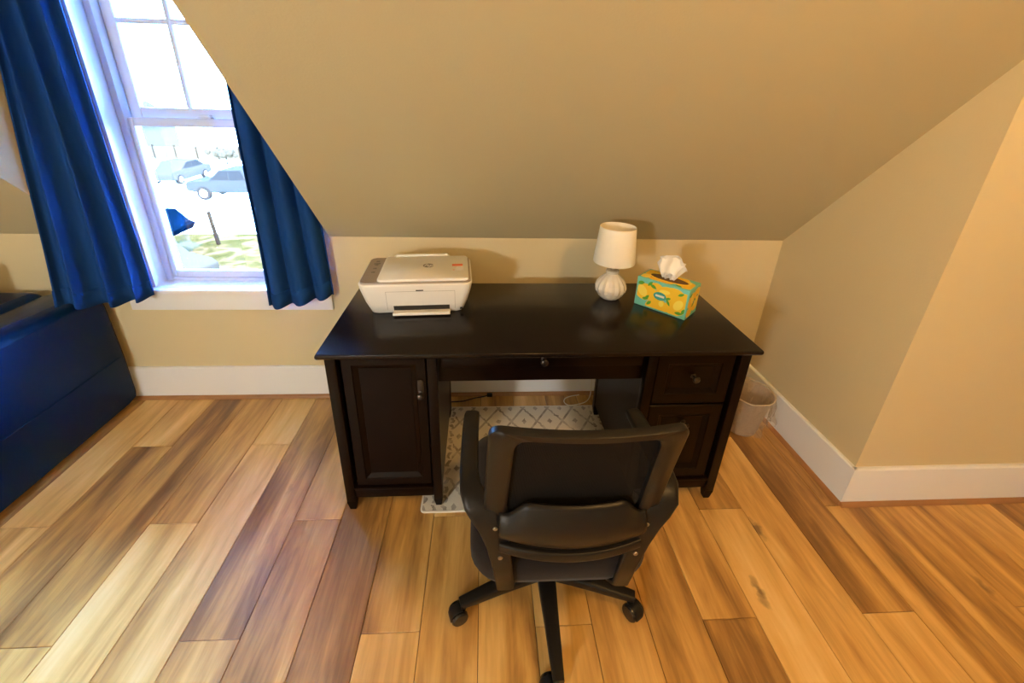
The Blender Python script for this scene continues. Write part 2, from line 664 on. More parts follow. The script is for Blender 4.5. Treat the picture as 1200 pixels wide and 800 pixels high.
# ------------------------------------------------------------------ floor
fl = MB().box(XL - .1, XE + .1, YB - .1, 0.1, -0.12, -0.009).build('floor', M_sub, smooth=False)
struct(fl, 'oak plank floor running toward the window wall')
S0, SW, PL = -1.6329, 0.17698, 1.155
JY = {0: -1.122, 1: -0.742, 2: -0.355}
TONE = {(0, 0): .33, (0, 1): .70, (-1, 0): .55, (-1, 1): .34, (-2, 0): .62, (-2, 1): .6, (1, 0): .45, (1, 1): .64,
        (2, 0): .66, (2, 1): .62, (3, 0): .33, (3, 1): .44, (4, 0): .42, (4, 1): .36, (5, 0): .44, (5, 1): .40,
        (6, 0): .40, (6, 1): .68, (7, 0): .60, (7, 1): .60, (8, 0): .5, (8, 1): .55, (9, 0): .74, (9, 1): .68,
        (10, 0): .5, (10, 1): .50, (11, 0): .46, (11, 1): .42, (12, 0): .52, (12, 1): .34, (13, 0): .5, (13, 1): .78,
        (14, 0): .6, (14, 1): .68, (15, 0): .40, (15, 1): .62, (16, 0): .5, (16, 1): .40, (17, 0): .5, (17, 1): .46,
        (18, 0): .52, (18, 1): .42, (19, 0): .6, (19, 1): .6, (20, 1): .5}
for i in range(-14, 28):
    x0 = S0 + i * SW
    x1 = x0 + SW
    if x1 < XL or x0 > XE:
        continue
    j0 = JY[i % 3]
    edges = [0.0] + [j0 - k * PL for k in range(0, 6)]
    for k in range(len(edges) - 1):
        ya, yb = edges[k], max(edges[k + 1], YB)
        if ya <= YB:
            break
        g = 0.0009
        xa, xb = max(x0, XL) + g, min(x1, XE) - g
        cx, cy = (xa + xb) / 2, (ya + yb) / 2
        hx, hy = (xb - xa) / 2, (ya - yb) / 2 - g
        p = MB().box(-hx, hx, -hy, hy, -0.009, 0.0, bev=0.0011, seg=1).build('plank', M_wood, fl, smooth=False, loc=(cx, cy, 0))
        rt = random.random()
        tone = TONE.get((i, k), 0.40 + 0.32 * random.random())
        p.color = (tone, random.random(), 0, 1)

# ------------------------------------------------------------------ walls
wb_ = MB()
wb_.box(XL - .1, WX0 - .0125, 0.0, 0.15, 0.0, ZC)
wb_.box(WX1 + .0125, XR + .1, 0.0, 0.15, 0.0, ZC)
wb_.box(WX0 - .0125, WX1 + .0125, 0.0, 0.15, 0.0, WZ0 - 0.019)
wb_.box(WX0 - .0125, WX1 + .0125, 0.0, 0.15, WZ1 + .0125, ZC)
struct(wb_.build('wall_back', M_wall, smooth=False), 'beige knee wall under the slope with the window')
T = 0.10


def slope_piece(name, xa, xb, label):
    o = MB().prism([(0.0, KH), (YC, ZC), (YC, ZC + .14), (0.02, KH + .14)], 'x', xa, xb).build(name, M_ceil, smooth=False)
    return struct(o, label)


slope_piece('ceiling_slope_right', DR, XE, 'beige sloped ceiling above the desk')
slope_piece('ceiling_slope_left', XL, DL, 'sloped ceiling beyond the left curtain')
for nm, xa, xb, lb in (('wall_dormer_left', DL - .08, DL + .001, 'dormer cheek beside the left curtain'), ('wall_dormer_right', DR - .001, DR + .08, 'dormer cheek beside the right curtain')):
    struct(MB().prism([(0.0, KH + .004), (YC - .0, ZC), (0.0, ZC)], 'x', xa, xb).build(nm, M_wall, smooth=False), lb)
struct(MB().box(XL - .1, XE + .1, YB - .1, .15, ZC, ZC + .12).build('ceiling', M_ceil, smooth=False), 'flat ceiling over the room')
struct(MB().box(XR, XR + .12, YO + .12, 0.0, 0.0, 1.9).build('wall_alcove', M_wall, smooth=False), 'beige alcove side wall right of the desk')
struct(MB().box(XR, XE + .1, YO, YO + .12, 0.0, ZC).build('wall_corner', M_wall, smooth=False), 'tan wall facing the room at the far right')
struct(MB().box(XL - .1, XL, YB, 0.0, 0.0, ZC).build('wall_left', M_wall, smooth=False), 'beige wall on the left side')
struct(MB().box(XE, XE + .1, YB, YO, 0.0, ZC).build('wall_right', M_wall, smooth=False), 'beige wall on the right side')
struct(MB().box(XL - .1, XE + .1, YB - .1, YB, 0.0, ZC).build('wall_front', M_wall, smooth=False), 'beige wall behind the viewpoint')

# baseboards: flat boards with an eased top edge, stained shoe moulding below
BH, BT = 0.192, 0.016


def board_profile():
    return [(0, 0), (BT, 0), (BT, BH - .006), (BT - .005, BH), (0, BH)]


def baseboard(name, label, x0, y0, x1, y1):
    """runs from (x0,y0) to (x1,y1); the board stands on the left of that direction"""
    d = Vector((x1 - x0, y1 - y0, 0))
    ln = d.length
    ang = math.atan2(d.y, d.x)
    o = MB().prism([(p[0], p[1]) for p in board_profile()], 'x', 0, ln).build(name, M_trim, smooth=False, loc=(x0, y0, 0), rot=(0, 0, ang))
    struct(o, label)
    sh = [(BT, 0), (BT + .014, 0), (BT + .0135, .006), (BT + .010, .012), (BT + .005, .0165), (BT, .018)]
    MB().prism(sh, 'x', 0, ln).build('shoe_moulding', M_shoe, o, label='stained wood shoe moulding')
    return o


def bb_right(name, label, p0, p1):
    baseboard(name, label, *p0, *p1)


bb_right('baseboard_back', 'white baseboard under the window and behind the desk', (XR, 0), (XL, 0))
bb_right('baseboard_alcove', 'white baseboard along the alcove side wall', (XR, YO - BT), (XR, 0))
bb_right('baseboard_corner', 'white baseboard on the far right wall', (XE, YO), (XR - BT, YO))
bb_right('baseboard_left', 'white baseboard on the left wall', (XL, 0), (XL, YB))
bb_right('baseboard_right', 'white baseboard on the right wall', (XE, YB), (XE, YO))
bb_right('baseboard_front', 'white baseboard behind the viewpoint', (XL, YB), (XE, YB))

# ------------------------------------------------------------------ window
win = bpy.data.objects.new('window_1', None)
COL.objects.link(win)
win.location = (0, 0, 0)
struct(win, 'white double hung window with grid panes in the upper sash')
fr = MB()
fr.box(WX0 - .012, WX0, -.002, .13, WZ0 - .015, WZ1)             # jamb liners
fr.box(WX1, WX1 + .012, -.002, .13, WZ0 - .015, WZ1)
fr.box(WX0 - .012, WX1 + .012, -.002, .13, WZ1, WZ1 + .012)
fr.build('jamb_liner', M_trim, win, smooth=False)
fo = MB()
fo.box(WX0, WX0 + .028, .075, .155, WZ0, WZ1, .003)
fo.box(WX1 - .028, WX1, .075, .155, WZ0, WZ1, .003)
fo.box(WX0 + .028, WX1 - .028, .075, .155, WZ1 - .03, WZ1, .003)
fo.box(WX0 + .028, WX1 - .028, .075, .155, WZ0, WZ0 + .018, .003)
fo.build('frame', M_vinyl, win)
GX0, GX1 = WX0 + .028, WX1 - .028


def sash(name, y0, y1, z0, z1, st, rb, rt):
    s_ = MB()
    s_.box(GX0, GX0 + st, y0, y1, z0, z1, .004)
    s_.box(GX1 - st, GX1, y0, y1, z0, z1, .004)
    s_.box(GX0 + st, GX1 - st, y0 + .001, y1 - .001, z0, z0 + rb, .004)
    s_.box(GX0 + st, GX1 - st, y0 + .001, y1 - .001, z1 - rt, z1, .004)
    o = s_.build(name, M_vinyl, win)
    return o


ls = sash('lower_sash', .086, .112, WZ0 + .018, 1.405, .022, .035, .036)
MB().box(GX0 + .020, GX1 - .020, .097, .101, WZ0 + .048, 1.372).build('pane', M_glass, ls, smooth=False)
us = sash('upper_sash', .116, .142, 1.38, WZ1 - .03, .045, .066, .035)
ux0, ux1, uz0, uz1 = GX0 + .045, GX1 - .045, 1.446, WZ1 - .065
pw = (ux1 - ux0) / 3
ph = (uz1 - uz0) / 2
for a in range(3):
    for b_ in range(2):
        MB().box(ux0 + a * pw, ux0 + (a + 1) * pw, .127, .131, uz0 + b_ * ph, uz0 + (b_ + 1) * ph).build('pane', M_glass, us, smooth=False)
for a in (1, 2):
    MB().box(ux0 + a * pw - .010, ux0 + a * pw + .010, .118, .138, uz0, uz1, .004).build('muntin', M_vinyl, us)
MB().box(ux0, ux1, .1185, .1375, uz0 + ph - .010, uz0 + ph + .010, .004).build('muntin', M_vinyl, us)
lk = MB()
lk.box(-1.455, -1.395, .088, .112, 1.405, 1.411, .002)
lk.prism([(-1.445, .09), (-1.40, .088), (-1.392, .098), (-1.405, .108), (-1.445, .106)], 'z', 1.411, 1.421, .002)
lk.build('sash_lock', M_vinyl, win)
MB().box(WX0 - .085, WX1 + .045, -.040, .0, .622, WZ0 + .004, .005).box(WX0, WX1, -.001, .076, .622, WZ0 + .004).build('stool', M_trim, win)
MB().box(WX0 - .13, WX1 + .060, -.018, 0, .528, .622, .002).build('apron', M_trim, win)

# ------------------------------------------------------------------ curtains and rod
rod = thing('curtain_rod', 'dark curtain rod across the dormer above the window', 'curtain rod', (0, 0, 0))
MB().tube([(DL, -.075, 2.255), (DR, -.075, 2.255)], .010, 12).build('rod', M_knob, rod)
for x in (DL + .004, DR - .004):
    MB().tube([(x - .004, -.075, 2.255), (x + .004, -.075, 2.255)], .022, 16).build('end_cap', M_knob, rod)


def lerp(a, b, t):
    return a + (b - a) * t


def q3(a, b, c, t):
    """quadratic through a (0), b (.5), c (1)"""
    return a * (1 - t) * (1 - 2 * t) + b * 4 * t * (1 - t) + c * t * (2 * t - 1)


def curtain(name, label, top, bot, zt, pleats, amp, amp_top, seed, bulge=0.0):
    rnd = random.Random(seed)
    ph_ = [rnd.uniform(-.5, .5) for _ in range(8)]
    root = thing(name, label, 'curtain', (0, 0, 0))

    def fn(u, v):
        # v 0 top .. 1 bottom
        x = lerp(q3(top[0][0], top[1][0], top[2][0], u), q3(bot[0][0], bot[1][0], bot[2][0], u), v ** 1.5)
        y = lerp(q3(top[0][1], top[1][1], top[2][1], u), q3(bot[0][1], bot[1][1], bot[2][1], u), v ** 1.3)
        z = lerp(zt, q3(bot[0][2], bot[1][2], bot[2][2], u), v)
        a = lerp(amp_top, amp, v ** .8)
        phase = 2 * PI * pleats * u + .8 * math.sin(2.2 * v + ph_[0]) + .5 * math.sin(5 * u + ph_[1] * 3)
        edge = min(1, u / .04, (1 - u) / .04)
        y += a * math.sin(phase) * (0.35 + .65 * edge)
        x += .35 * a * math.cos(phase + .6) * edge
        y += .006 * math.sin(9 * v + 6 * u + ph_[2]) * v
        z += .006 * math.cos(phase) * v
        return (x, y, z)
    o = MB().grid(fn, 110, 60).build('cloth', M_curtain, root, ang=180)
    solid(o, .003)

    def hem(u, w):
        x, y, z = fn(u, 1 - .045 * w)
        return (x, y - .0035, z - .001)
    h = MB().grid(hem, 110, 2).build('hem', M_curtain, root, ang=180)
    solid(h, .0025)

    def pocket(u, w):
        x, y, z = fn(u, 0)
        a = 2 * PI * w
        return (x, -.075 + .016 * math.cos(a), 2.255 + .016 * math.sin(a))
    p = MB().grid(pocket, 60, 12).build('rod_pocket', M_curtain, root, ang=180)
    solid(p, .002)
    return root


curtain('curtain', 'slate blue curtain panel left of the window, draped over the sofa arm',
        ((-1.747, -.062), (-1.85, -.08), (-1.945, -.085)), ((-1.742, -.075, .628), (-1.87, -.135, .618), (-1.985, -.27, .672)), 2.25, 3.4, .030, .018, 3)
curtain('curtain', 'slate blue curtain panel right of the window, cut off by the sloped ceiling',
        ((-1.205, -.075), (-1.085, -.07), (-.955, -.065)), ((-1.215, -.095, .585), (-1.06, -.085, .60), (-.925, -.06, .628)), 2.25, 3.2, .026, .016, 5)

# ------------------------------------------------------------------ sofa
sofa = thing('sofa', 'navy black leather sofa with its right arm beside the window', 'sofa', (-2.0, -.02, 0))


def arm(xa, xb, name='arm'):
    # section in x,z swept along y; rounded top
    w = xb - xa
    pts = []
    for k in range(13):
        a = PI * k / 12
        pts.append((xa + w / 2 + (w / 2) * math.copysign(abs(math.cos(a)) ** .55, math.cos(a)), .575 + .072 * math.sin(a) ** .7))
    sec = [(xb - .004, .035), (xb + .004, .28)] + pts + [(xa, .28), (xa, .035)]
    ys = [-.012, -.03, -.08, -.5, -.86, -.90, -.92]
    sc = [.90, .97, 1.0, 1.0, 1.0, .97, .90]
    rings = []
    for y, s in zip(ys, sc):
        rings.append([((p[0] - (xa + w / 2)) * s + xa + w / 2, y, (p[1] - .3) * s + .3) for p in sec])
    return MB().loft(rings)


a1 = arm(-.235, 0.0).build('arm', M_leather, sofa)
MB().tube([(.0045, -.05, .292), (.0055, -.3, .288), (.0055, -.6, .288), (.004, -.88, .29)], .0035, 8).build('seam', M_leather, a1)
MB().tube([(-.012, -.03, .60), (-.006, -.3, .603), (-.006, -.6, .603), (-.012, -.9, .60)], .0045, 8).build('piping', M_leather, a1)
arm(-1.75, -1.515).build('arm', M_leather, sofa)
MB().box(-1.52, -.232, -.86, -.05, .06, .27, .02).build('base', M_leather, sofa)
MB().box(-1.52, -.232, -.30, -.015, .20, .645, .05, 4).build('backrest', M_leather, sofa)
for xa in (-1.51, -.875):
    MB().box(xa, xa + .635, -.90, -.27, .265, .435, .045, 4).build('seat_cushion', M_leather, sofa)
for x in (-1.68, -.09):
    for y in (-.08, -.86):
        MB().lathe([(.02, 0), (.026, .01), (.026, .045)], 12, (x, y, 0)).build('foot', M_gloss, sofa)


def cushion_mesh(w, h, t, n=14):
    m = MB()

    def side(s):
        def fn(u, v):
            a, b = 2 * u - 1, 2 * v - 1
            pin = (1 - abs(a) ** 2.6) * (1 - abs(b) ** 2.6)
            k = 1 - .06 * (1 - abs(a) * abs(b))
            return (a * w / 2 * k, s * t / 2 * max(0, pin) ** .55, b * h / 2 * k)
        return fn
    m.grid(side(-1), n, n)
    m.grid(side(1), n, n)
    bmesh.ops.remove_doubles(m.bm, verts=m.bm.verts, dist=.0005)
    bmesh.ops.recalc_face_normals(m.bm, faces=m.bm.faces)
    return m


cu_o = cushion_mesh(.42, .40, .13).build('throw_pillow', M_must, loc=(-2.56, -.47, .655), rot=(R(-20), 0, 0), ang=180)
tag(cu_o, 'mustard yellow pillow leaning on the sofa back at the left edge', 'pillow')

# ------------------------------------------------------------------ rug
rug = thing('rug', 'small cream rug with brown diamond pattern under the desk', 'rug', (.005, -.424, 0))
MB().prism(rrect(.90, .600, .012, 4), 'z', .0005, .006, .0015, 1).build('pile', M_rug, rug)
rp = rrect(.902, .602, .013, 5)
MB().tube([(p[0], p[1], .0035) for p in rp + [rp[0]]], .0045, 8).build('binding', M_rugedge, rug)

# ------------------------------------------------------------------ desk
DT = .7357
desk = thing('desk', 'dark espresso pedestal desk with one cabinet door and three drawers', 'desk', (0, -.1506, 0), R(.4256))
W2, DD = .7515, .580
# top: stepped edge profile
tp = MB()
rings = []
for (ins, z) in ((.012, DT - .026), (.003, DT - .020), (0, DT - .014), (0, DT - .006), (.002, DT - .002), (.006, DT)):
    rings.append([(W2 - ins, -ins, z), (-W2 + ins, -ins, z), (-W2 + ins, -DD + ins, z), (W2 - ins, -DD + ins, z)])
tp.loft(rings)
tp.build('top', M_esptop, desk, ang=50)
YFp = -.552         # front plane of the posts
YBk = -.018
ZU = DT - .026


def foot(m, x, y, z0):
    m.lathe([(.012, z0), (.016, z0 + .004), (.0175, z0 + .012), (.0155, z0 + .02), (.018, z0 + .028), (.019, z0 + .036)], 16, (x, y, 0))


def post(xa, xb, ya, yb, z0=0.0, foot_at=True):
    m = MB()
    m.box(xa, xb, ya, yb, .045, ZU, .003)
    # tapered foot block
    cx, cy = (xa + xb) / 2, (ya + yb) / 2
    hx, hy = (xb - xa) / 2, (yb - ya) / 2
    rings_ = []
    for z, s in ((z0, .62), (z0 + .01, .72), (.045, .98)):
        rings_.append([(cx + hx * s, cy + hy * s, z), (cx - hx * s, cy + hy * s, z), (cx - hx * s, cy - hy * s, z), (cx + hx * s, cy - hy * s, z)])
    m.loft(rings_)
    return m.build('leg', M_esp, desk, ang=30)


def raised_front(name, xa, xb, za, zb, y, border, parent=desk, inset=.0125):
    """slab with a bevelled sunken panel"""
    m = MB()
    b_ = .0035
    yo_ = y - .018

    def rect(i, yy):
        return [(xb - i, yy, za + i), (xb - i, yy, zb - i), (xa + i, yy, zb - i), (xa + i, yy, za + i)]
    m.loft([rect(0, y), rect(0, yo_ + b_), rect(b_, yo_), rect(border, yo_), rect(border + .003, yo_ + .004), rect(border + .020, yo_ + inset), rect(border + .0205, yo_ + inset - .001)])
    return m.build(name, M_esp, parent, ang=25)


def knob(parent, x, y, z, r=.0135):
    mt_ = Matrix.Translation((x, y, z)) @ Matrix.Rotation(R(90), 4, 'X')
    return MB().lathe([(.010, 0), (.010, .002), (.0055, .004), (.0055, .013), (r * .8, .016), (r, .021), (r * .93, .026), (r * .6, .029), (.001, .030)], 20, mtx=mt_).build('knob', M_knob, parent)


for s in (-1, 1):
    xo, xi = s * .736, s * .366        # outer and inner faces of a pedestal
    a, b_ = sorted((xo, xo - s * .036))
    c, d_ = sorted((xi, xi + s * .034))
    post(a, b_, YFp, YFp + .036)
    post(a, b_, YBk - .036, YBk)
    post(c, d_, YFp + .001, YFp + .037, .0065)
    post(c, d_, YBk - .036, YBk, .0065)
    MB().box(*sorted((xo - s * .008, xo - s * .022)), YFp + .036, YBk - .036, .075, ZU).build('side_panel', M_esp, desk, smooth=False)
    MB().box(*sorted((xi + s * .003, xi + s * .017)), YFp + .037, YBk - .036, .075, ZU).build('side_panel', M_esp, desk, smooth=False)
    MB().box(min(b_, c) if s < 0 else d_, max(b_, c) if s < 0 else a, YBk - .022, YBk - .010, .075, ZU).build('back_panel', M_esp, desk, smooth=False)
    xa, xb = (b_, c) if s < 0 else (d_, a)
    # bottom shelf with a moulded front rail
    rl = MB()
    rl.box(xa, xb, YFp + .006, YFp + .030, .062, .108, .002)
    rl.box(xa, xb, YFp - .002, YFp + .030, .108, .118, .003)
    rl.build('bottom_rail', M_esp, desk)
    MB().box(xa, xb, YFp + .030, YBk - .022, .098, .112).build('bottom_panel', M_esp, desk, smooth=False)
    MB().box(xa, xb, YFp + .020, YFp + .040, ZU - .012, ZU).build('top_rail', M_esp, desk, smooth=False)
    if s < 0:
        door = raised_front('door', xa + .012, xb - .004, .121, ZU - .006, YFp + .026, .034)
        hb = MB()
        pl = rrect(.020, .082, .0095, 5)
        hb.prism([(p[0] - .425, p[1] + .570) for p in pl], 'y', YFp + .008, YFp + .003, .001)
        hb.build('handle_plate', M_knob, door)
        knob(door, -.425, YFp + .004, .557, .0115)
    else:
        d1 = raised_front('drawer', xa + .004, xb - .014, .487, ZU - .006, YFp + .026, .042)
        knob(d1, (xa + xb) / 2 - .005, YFp + .010, .607)
        d2 = raised_front('drawer', xa + .004, xb - .014, .121, .479, YFp + .026, .042)
        knob(d2, (xa + xb) / 2 - .005, YFp + .010, .400)
# centre drawer, rails
cd = MB().box(-.352, .352, YFp + .016, YFp + .034, .650, ZU - .004, .003).build('drawer', M_esp, desk)
knob(cd, .0, YFp + .016, .682)
MB().box(-.366, .366, YFp + .040, YFp + .055, .578, ZU).build('apron', M_esp, desk, smooth=False)
MB().box(-.366, .366, YBk - .022, YBk - .008, .56, ZU).build('back_rail', M_esp, desk, smooth=False)

# ------------------------------------------------------------------ printer
pr = thing('printer', 'white inkjet printer with taupe rim and paper tray on the desk', 'printer', (-.468, -.325, DT), R(3.6))
PW, PD, PH = .424, .285, .128
bd = MB()
rings = []
for (z, w, d, yc) in ((0.0, .345, .235, .005), (.004, .355, .245, .004), (.05, .388, .268, .002), (.10, .415, .281, 0), (.120, .422, .285, 0), (PH, .424, .286, 0), (PH + .002, .420, .282, 0)):
    rings.append([(p[0], p[1] + yc, z) for p in rrect(w, d, .030, 6)])
bd.loft(rings)
body = bd.build('body', M_white, pr, ang=50)
rim = MB()
rim.loft([[(p[0], p[1], PH + .0015) for p in rrect(.414, .276, .028, 6)], [(p[0], p[1], PH + .008) for p in rrect(.411, .273, .027, 6)]])
rim.build('control_deck', M_taupe, pr, ang=50)
lid = MB()
lid.loft([[(p[0] + .028, p[1], PH + .006) for p in rrect(.342, .258, .016, 5)], [(p[0] + .028, p[1], PH + .014) for p in rrect(.342, .258, .016, 5)], [(p[0] + .028, p[1], PH + .017) for p in rrect(.335, .251, .014, 5)]])
lidob = lid.build('scanner_lid', M_white, pr, ang=50)
# rear paper feed flap standing behind the lid
MB().prism([(-.125, PH + .004), (.135, PH + .004), (.110, PH + .022), (-.100, PH + .022)], 'y', .131, .146, .003).build('paper_feed_flap', M_white, pr)
# front door outline, slot, tray
yfb = -.1395


def front_y(z):
    # front face of the body at height z
    zs = [(0, -.1125), (.004, -.1185), (.05, -.132), (.10, -.1405), (.12, -.1425)]
    for (za, ya), (zb, yb) in zip(zs[:-1], zs[1:]):
        if za <= z <= zb:
            return lerp(ya, yb, (z - za) / (zb - za))
    return -.1425


def front_strip(m, xa, xb, za, zb, out=.0006):
    m.loft([[(xa, front_y(za) - out, za), (xb, front_y(za) - out, za), (xb, front_y(za) + .003, za), (xa, front_y(za) + .003, za)],
            [(xa, front_y(zb) - out, zb), (xb, front_y(zb) - out, zb), (xb, front_y(zb) + .003, zb), (xa, front_y(zb) + .003, zb)]])


gr = MB()
front_strip(gr, -.112, -.1105, .018, .050)
front_strip(gr, -.112, -.1105, .050, .101)
front_strip(gr, .1445, .146, .018, .050)
front_strip(gr, .1445, .146, .050, .101)
front_strip(gr, -.112, .146, .1, .1015)
gr.build('door_seam', M_groove, pr, smooth=False)
fd = MB()
front_strip(fd, .0, .028, .1025, .107, .001)
fd.build('finger_notch', M_dark, pr, smooth=False)
sl = MB()
front_strip(sl, -.088, .124, .012, .036, .001)
sl.build('paper_slot', M_dark, pr, smooth=False)
ut = MB()
front_strip(ut, .164, .174, .012, .020, .001)
ut.build('port', M_dark, pr, smooth=False)
tr = MB()
tr.box(-.090, .126, -.152, -.110, .010, .0145, .0015)
tr.box(-.090, .126, -.154, -.148, .006, .0175, .002)
tr.build('output_tray', M_white, pr)
MB().box(-.01, .055, -.1545, -.1515, .0178, .0186).build('tray_grip', M_paper, pr, smooth=False)
# logo: dark disc with slanted letters, orange sticker with its print
zl = PH + .0172
MB().lathe([(.022, 0), (.022, .0004)], 40, (.040, .012, zl)).build('logo', M_logo, lidob)
text_mesh('logo_letters', 'hp', .040, M_white, lidob, Matrix.Translation((.040, .013, zl + .0006)), .0003, .35)
MB().box(.135, .178, .002, .024, zl, zl + .0005).build('sticker', M_orange, lidob, smooth=False)
st2 = MB()
st2.box(.150, .180, -.045, -.008, zl, zl + .0003)
st2.build('sticker_card', M_paper, lidob, smooth=False)
st3 = MB()
st3.box(.138, .145, -.043, -.038, zl, zl + .0005)
st3.build('sticker_mark', M_orange, lidob, smooth=False)
M_btn = mat('grey button print', (0.16, 0.14, 0.125), .45)
for k in range(4):
    MB().box(-.180, -.166, .085 - .04 * k, .099 - .04 * k, PH + .0075, PH + .0088, .0005).build('button', M_btn, pr)
MB().box(-.186, -.160, .060, .076, PH + .0075, PH + .0085, .0005).build('display', M_btn, pr)

# ------------------------------------------------------------------ table lamp
lp = thing('table_lamp', 'small lamp with white faceted ceramic base and white shade', 'lamp', (.337, -.300, DT))
NS = 14
bs = MB()
rings = []
prof = [(.030, 0), (.040, .003), (.052, .016), (.061, .034), (.064, .050), (.060, .068), (.049, .086), (.035, .101), (.025, .110), (.0235, .114), (.027, .117), (.027, .125), (.022, .127)]
for r, z in prof:
    ring = []
    for k in range(NS * 6):
        a = 2 * PI * k / (NS * 6)
        amp_ = .045 * max(0, min(1, (z - .002) / .02)) * max(0, min(1, (.112 - z) / .03))
        # ridges that twist into a zig-zag near the foot make the faceted look
        ph2 = NS * (a + (.5 * 2 * PI / NS if z < .020 else 0))
        tri = 2 * abs(((ph2 / PI) % 2) - 1) - 1
        ring.append(((r * (1 + amp_ * tri)) * math.cos(a), (r * (1 + amp_ * tri)) * math.sin(a), z))
    rings.append(ring)
bs.loft(rings)
bs.build('base', M_ceramic, lp, ang=12)
MB().lathe([(.010, .125), (.010, .165), (.016, .167), (.016, .195), (.009, .197)], 20).build('socket', M_steel, lp)
MB().lathe([(.010, .195), (.022, .22), (.028, .245), (.022, .268), (.004, .275)], 20).build('bulb', M_ceramic, lp)
sh_ = MB()
sh_.loft([[(r * math.cos(2 * PI * k / 64), r * math.sin(2 * PI * k / 64), z) for k in range(64)] for r, z in ((.0835, .166), (.085, .164), (.0855, .168), (.0725, .312), (.0715, .314), (.0705, .312), (.083, .170), (.0835, .166))], cap=False)
so = sh_.build('shade', M_shade, lp, ang=50)
wr = MB()
for k in range(3):
    a = 2 * PI * k / 3
    wr.tube([(.012 * math.cos(a), .012 * math.sin(a), .19), (.083 * math.cos(a), .083 * math.sin(a), .172)], .0015, 6)
wr.build('shade_ring', M_steel, lp)

# ------------------------------------------------------------------ tissue box
tb = thing('tissue_box', 'lemon print tissue box with a tissue sticking out on the desk', 'tissue box', (.540, -.395, DT), R(-46))
TL, TW, TH = .212, .114, .124
bx = MB()
bx.box(-TL / 2, TL / 2, -TW / 2, TW / 2, 0, TH, .0015, 1)
bx.build('carton', M_teal, tb)
rnd = random.Random(4)


def ell(cx, cy, rx, ry, ang, n=20, tip=0.0):
    pts = []
    for k in range(n):
        a = 2 * PI * k / n
        x, y = rx * math.cos(a), ry * math.sin(a)
        if tip:
            x *= 1 + tip * abs(math.cos(a)) ** 10
        pts.append((cx + x * math.cos(ang) - y * math.sin(ang), cy + x * math.sin(ang) + y * math.cos(ang)))
    return pts


def leafp(cx, cy, l, w, ang):
    pts = []
    for k in range(13):
        t = k / 12
        pts.append((l * (t - .5), w / 2 * math.sin(PI * t) ** .8))
    for k in range(1, 12):
        t = 1 - k / 12
        pts.append((l * (t - .5), -w / 2 * math.sin(PI * t) ** .8))
    return [(cx + x * math.cos(ang) - y * math.sin(ang), cy + x * math.sin(ang) + y * math.cos(ang)) for x, y in pts]


def clip_rect(pts, x0, x1, y0, y1):
    def cl(P, inside, inter):
        out = []
        for i in range(len(P)):
            a, b_ = P[i - 1], P[i]
            if inside(b_):
                if not inside(a):
                    out.append(inter(a, b_))
                out.append(b_)
            elif inside(a):
                out.append(inter(a, b_))
        return out
    for ax, v, sg in ((0, x0, 1), (0, x1, -1), (1, y0, 1), (1, y1, -1)):
        if not pts:
            return pts

        def inter(a, b_, ax=ax, v=v):
            t = (v - a[ax]) / (b_[ax] - a[ax])
            return (a[0] + t * (b_[0] - a[0]), a[1] + t * (b_[1] - a[1]))
        pts = cl(pts, lambda p, ax=ax, v=v, sg=sg: sg * (p[ax] - v) >= 0, inter)
    return pts


PRM = [M_yellow, M_yellow2, M_leaf, M_tealdk, M_paper]


def print_panel(name, mtx, w, h, shapes):
    m = MB()
    for li, (pts, mi) in enumerate(shapes):
        c = clip_rect(pts, -w / 2, w / 2, -h / 2, h / 2)
        if len(c) >= 3:
            o_ = .00025 + li * .00004
            m.prism(c, 'z', .0001, o_, mtx=mtx, mi=mi)
    return m.build(name, PRM, tb, smooth=False)


front_shapes = []
for (cx, cy, rx, ry, an) in ((-.066, .004, .040, .036, .3), (.064, -.020, .044, .036, .5), (.022, .026, .040, .026, .1), (.004, -.036, .030, .026, -.6), (-.016, -.004, .028, .030, .8), (.050, .034, .036, .022, 0), (-.032, -.042, .026, .020, .5), (.095, .022, .022, .026, 1.0), (-.03, .040, .026, .014, .2)):
    front_shapes.append((ell(cx, cy, rx, ry, an, 20, .12), 0))
for (cx, cy, rx, ry, an) in ((-.078, .006, .018, .026, .6), (.072, -.010, .016, .024, -.5), (.012, .027, .022, .009, .1), (.006, -.026, .010, .013, 0)):
    front_shapes.append((ell(cx, cy, rx, ry, an), 1))
for (cx, cy, l, w, an) in ((-.088, .038, .03, .016, .3), (-.056, -.018, .030, .012, 1.0), (-.062, -.024, .026, .012, .2), (-.036, .036, .03, .013, -.4), (-.05, .044, .028, .012, .9), (.032, -.012, .03, .009, -1.0), (.03, .004, .022, .01, .4), (.076, .036, .026, .011, .5), (.094, -.03, .026, .012, 1.3), (.078, -.042, .03, .012, .1), (-.044, -.038, .026, .013, .9)):
    front_shapes.append((leafp(cx, cy, l, w, an), 2))
front_shapes.append((ell(-.004, .004, .026, .017, .0, 28), 3))
front_shapes.append(([(-.022, .000), (.014, .000), (.014, .009), (-.022, .009)], 4))
MF = Matrix.Translation((0, -TW / 2, TH / 2)) @ Matrix.Rotation(R(90), 4, 'X')
print_panel('lemon_print', MF, TL - .014, TH - .014, front_shapes)
MBk = Matrix.Rotation(PI, 4, 'Z') @ MF
print_panel('lemon_print', MBk, TL - .014, TH - .014, front_shapes)
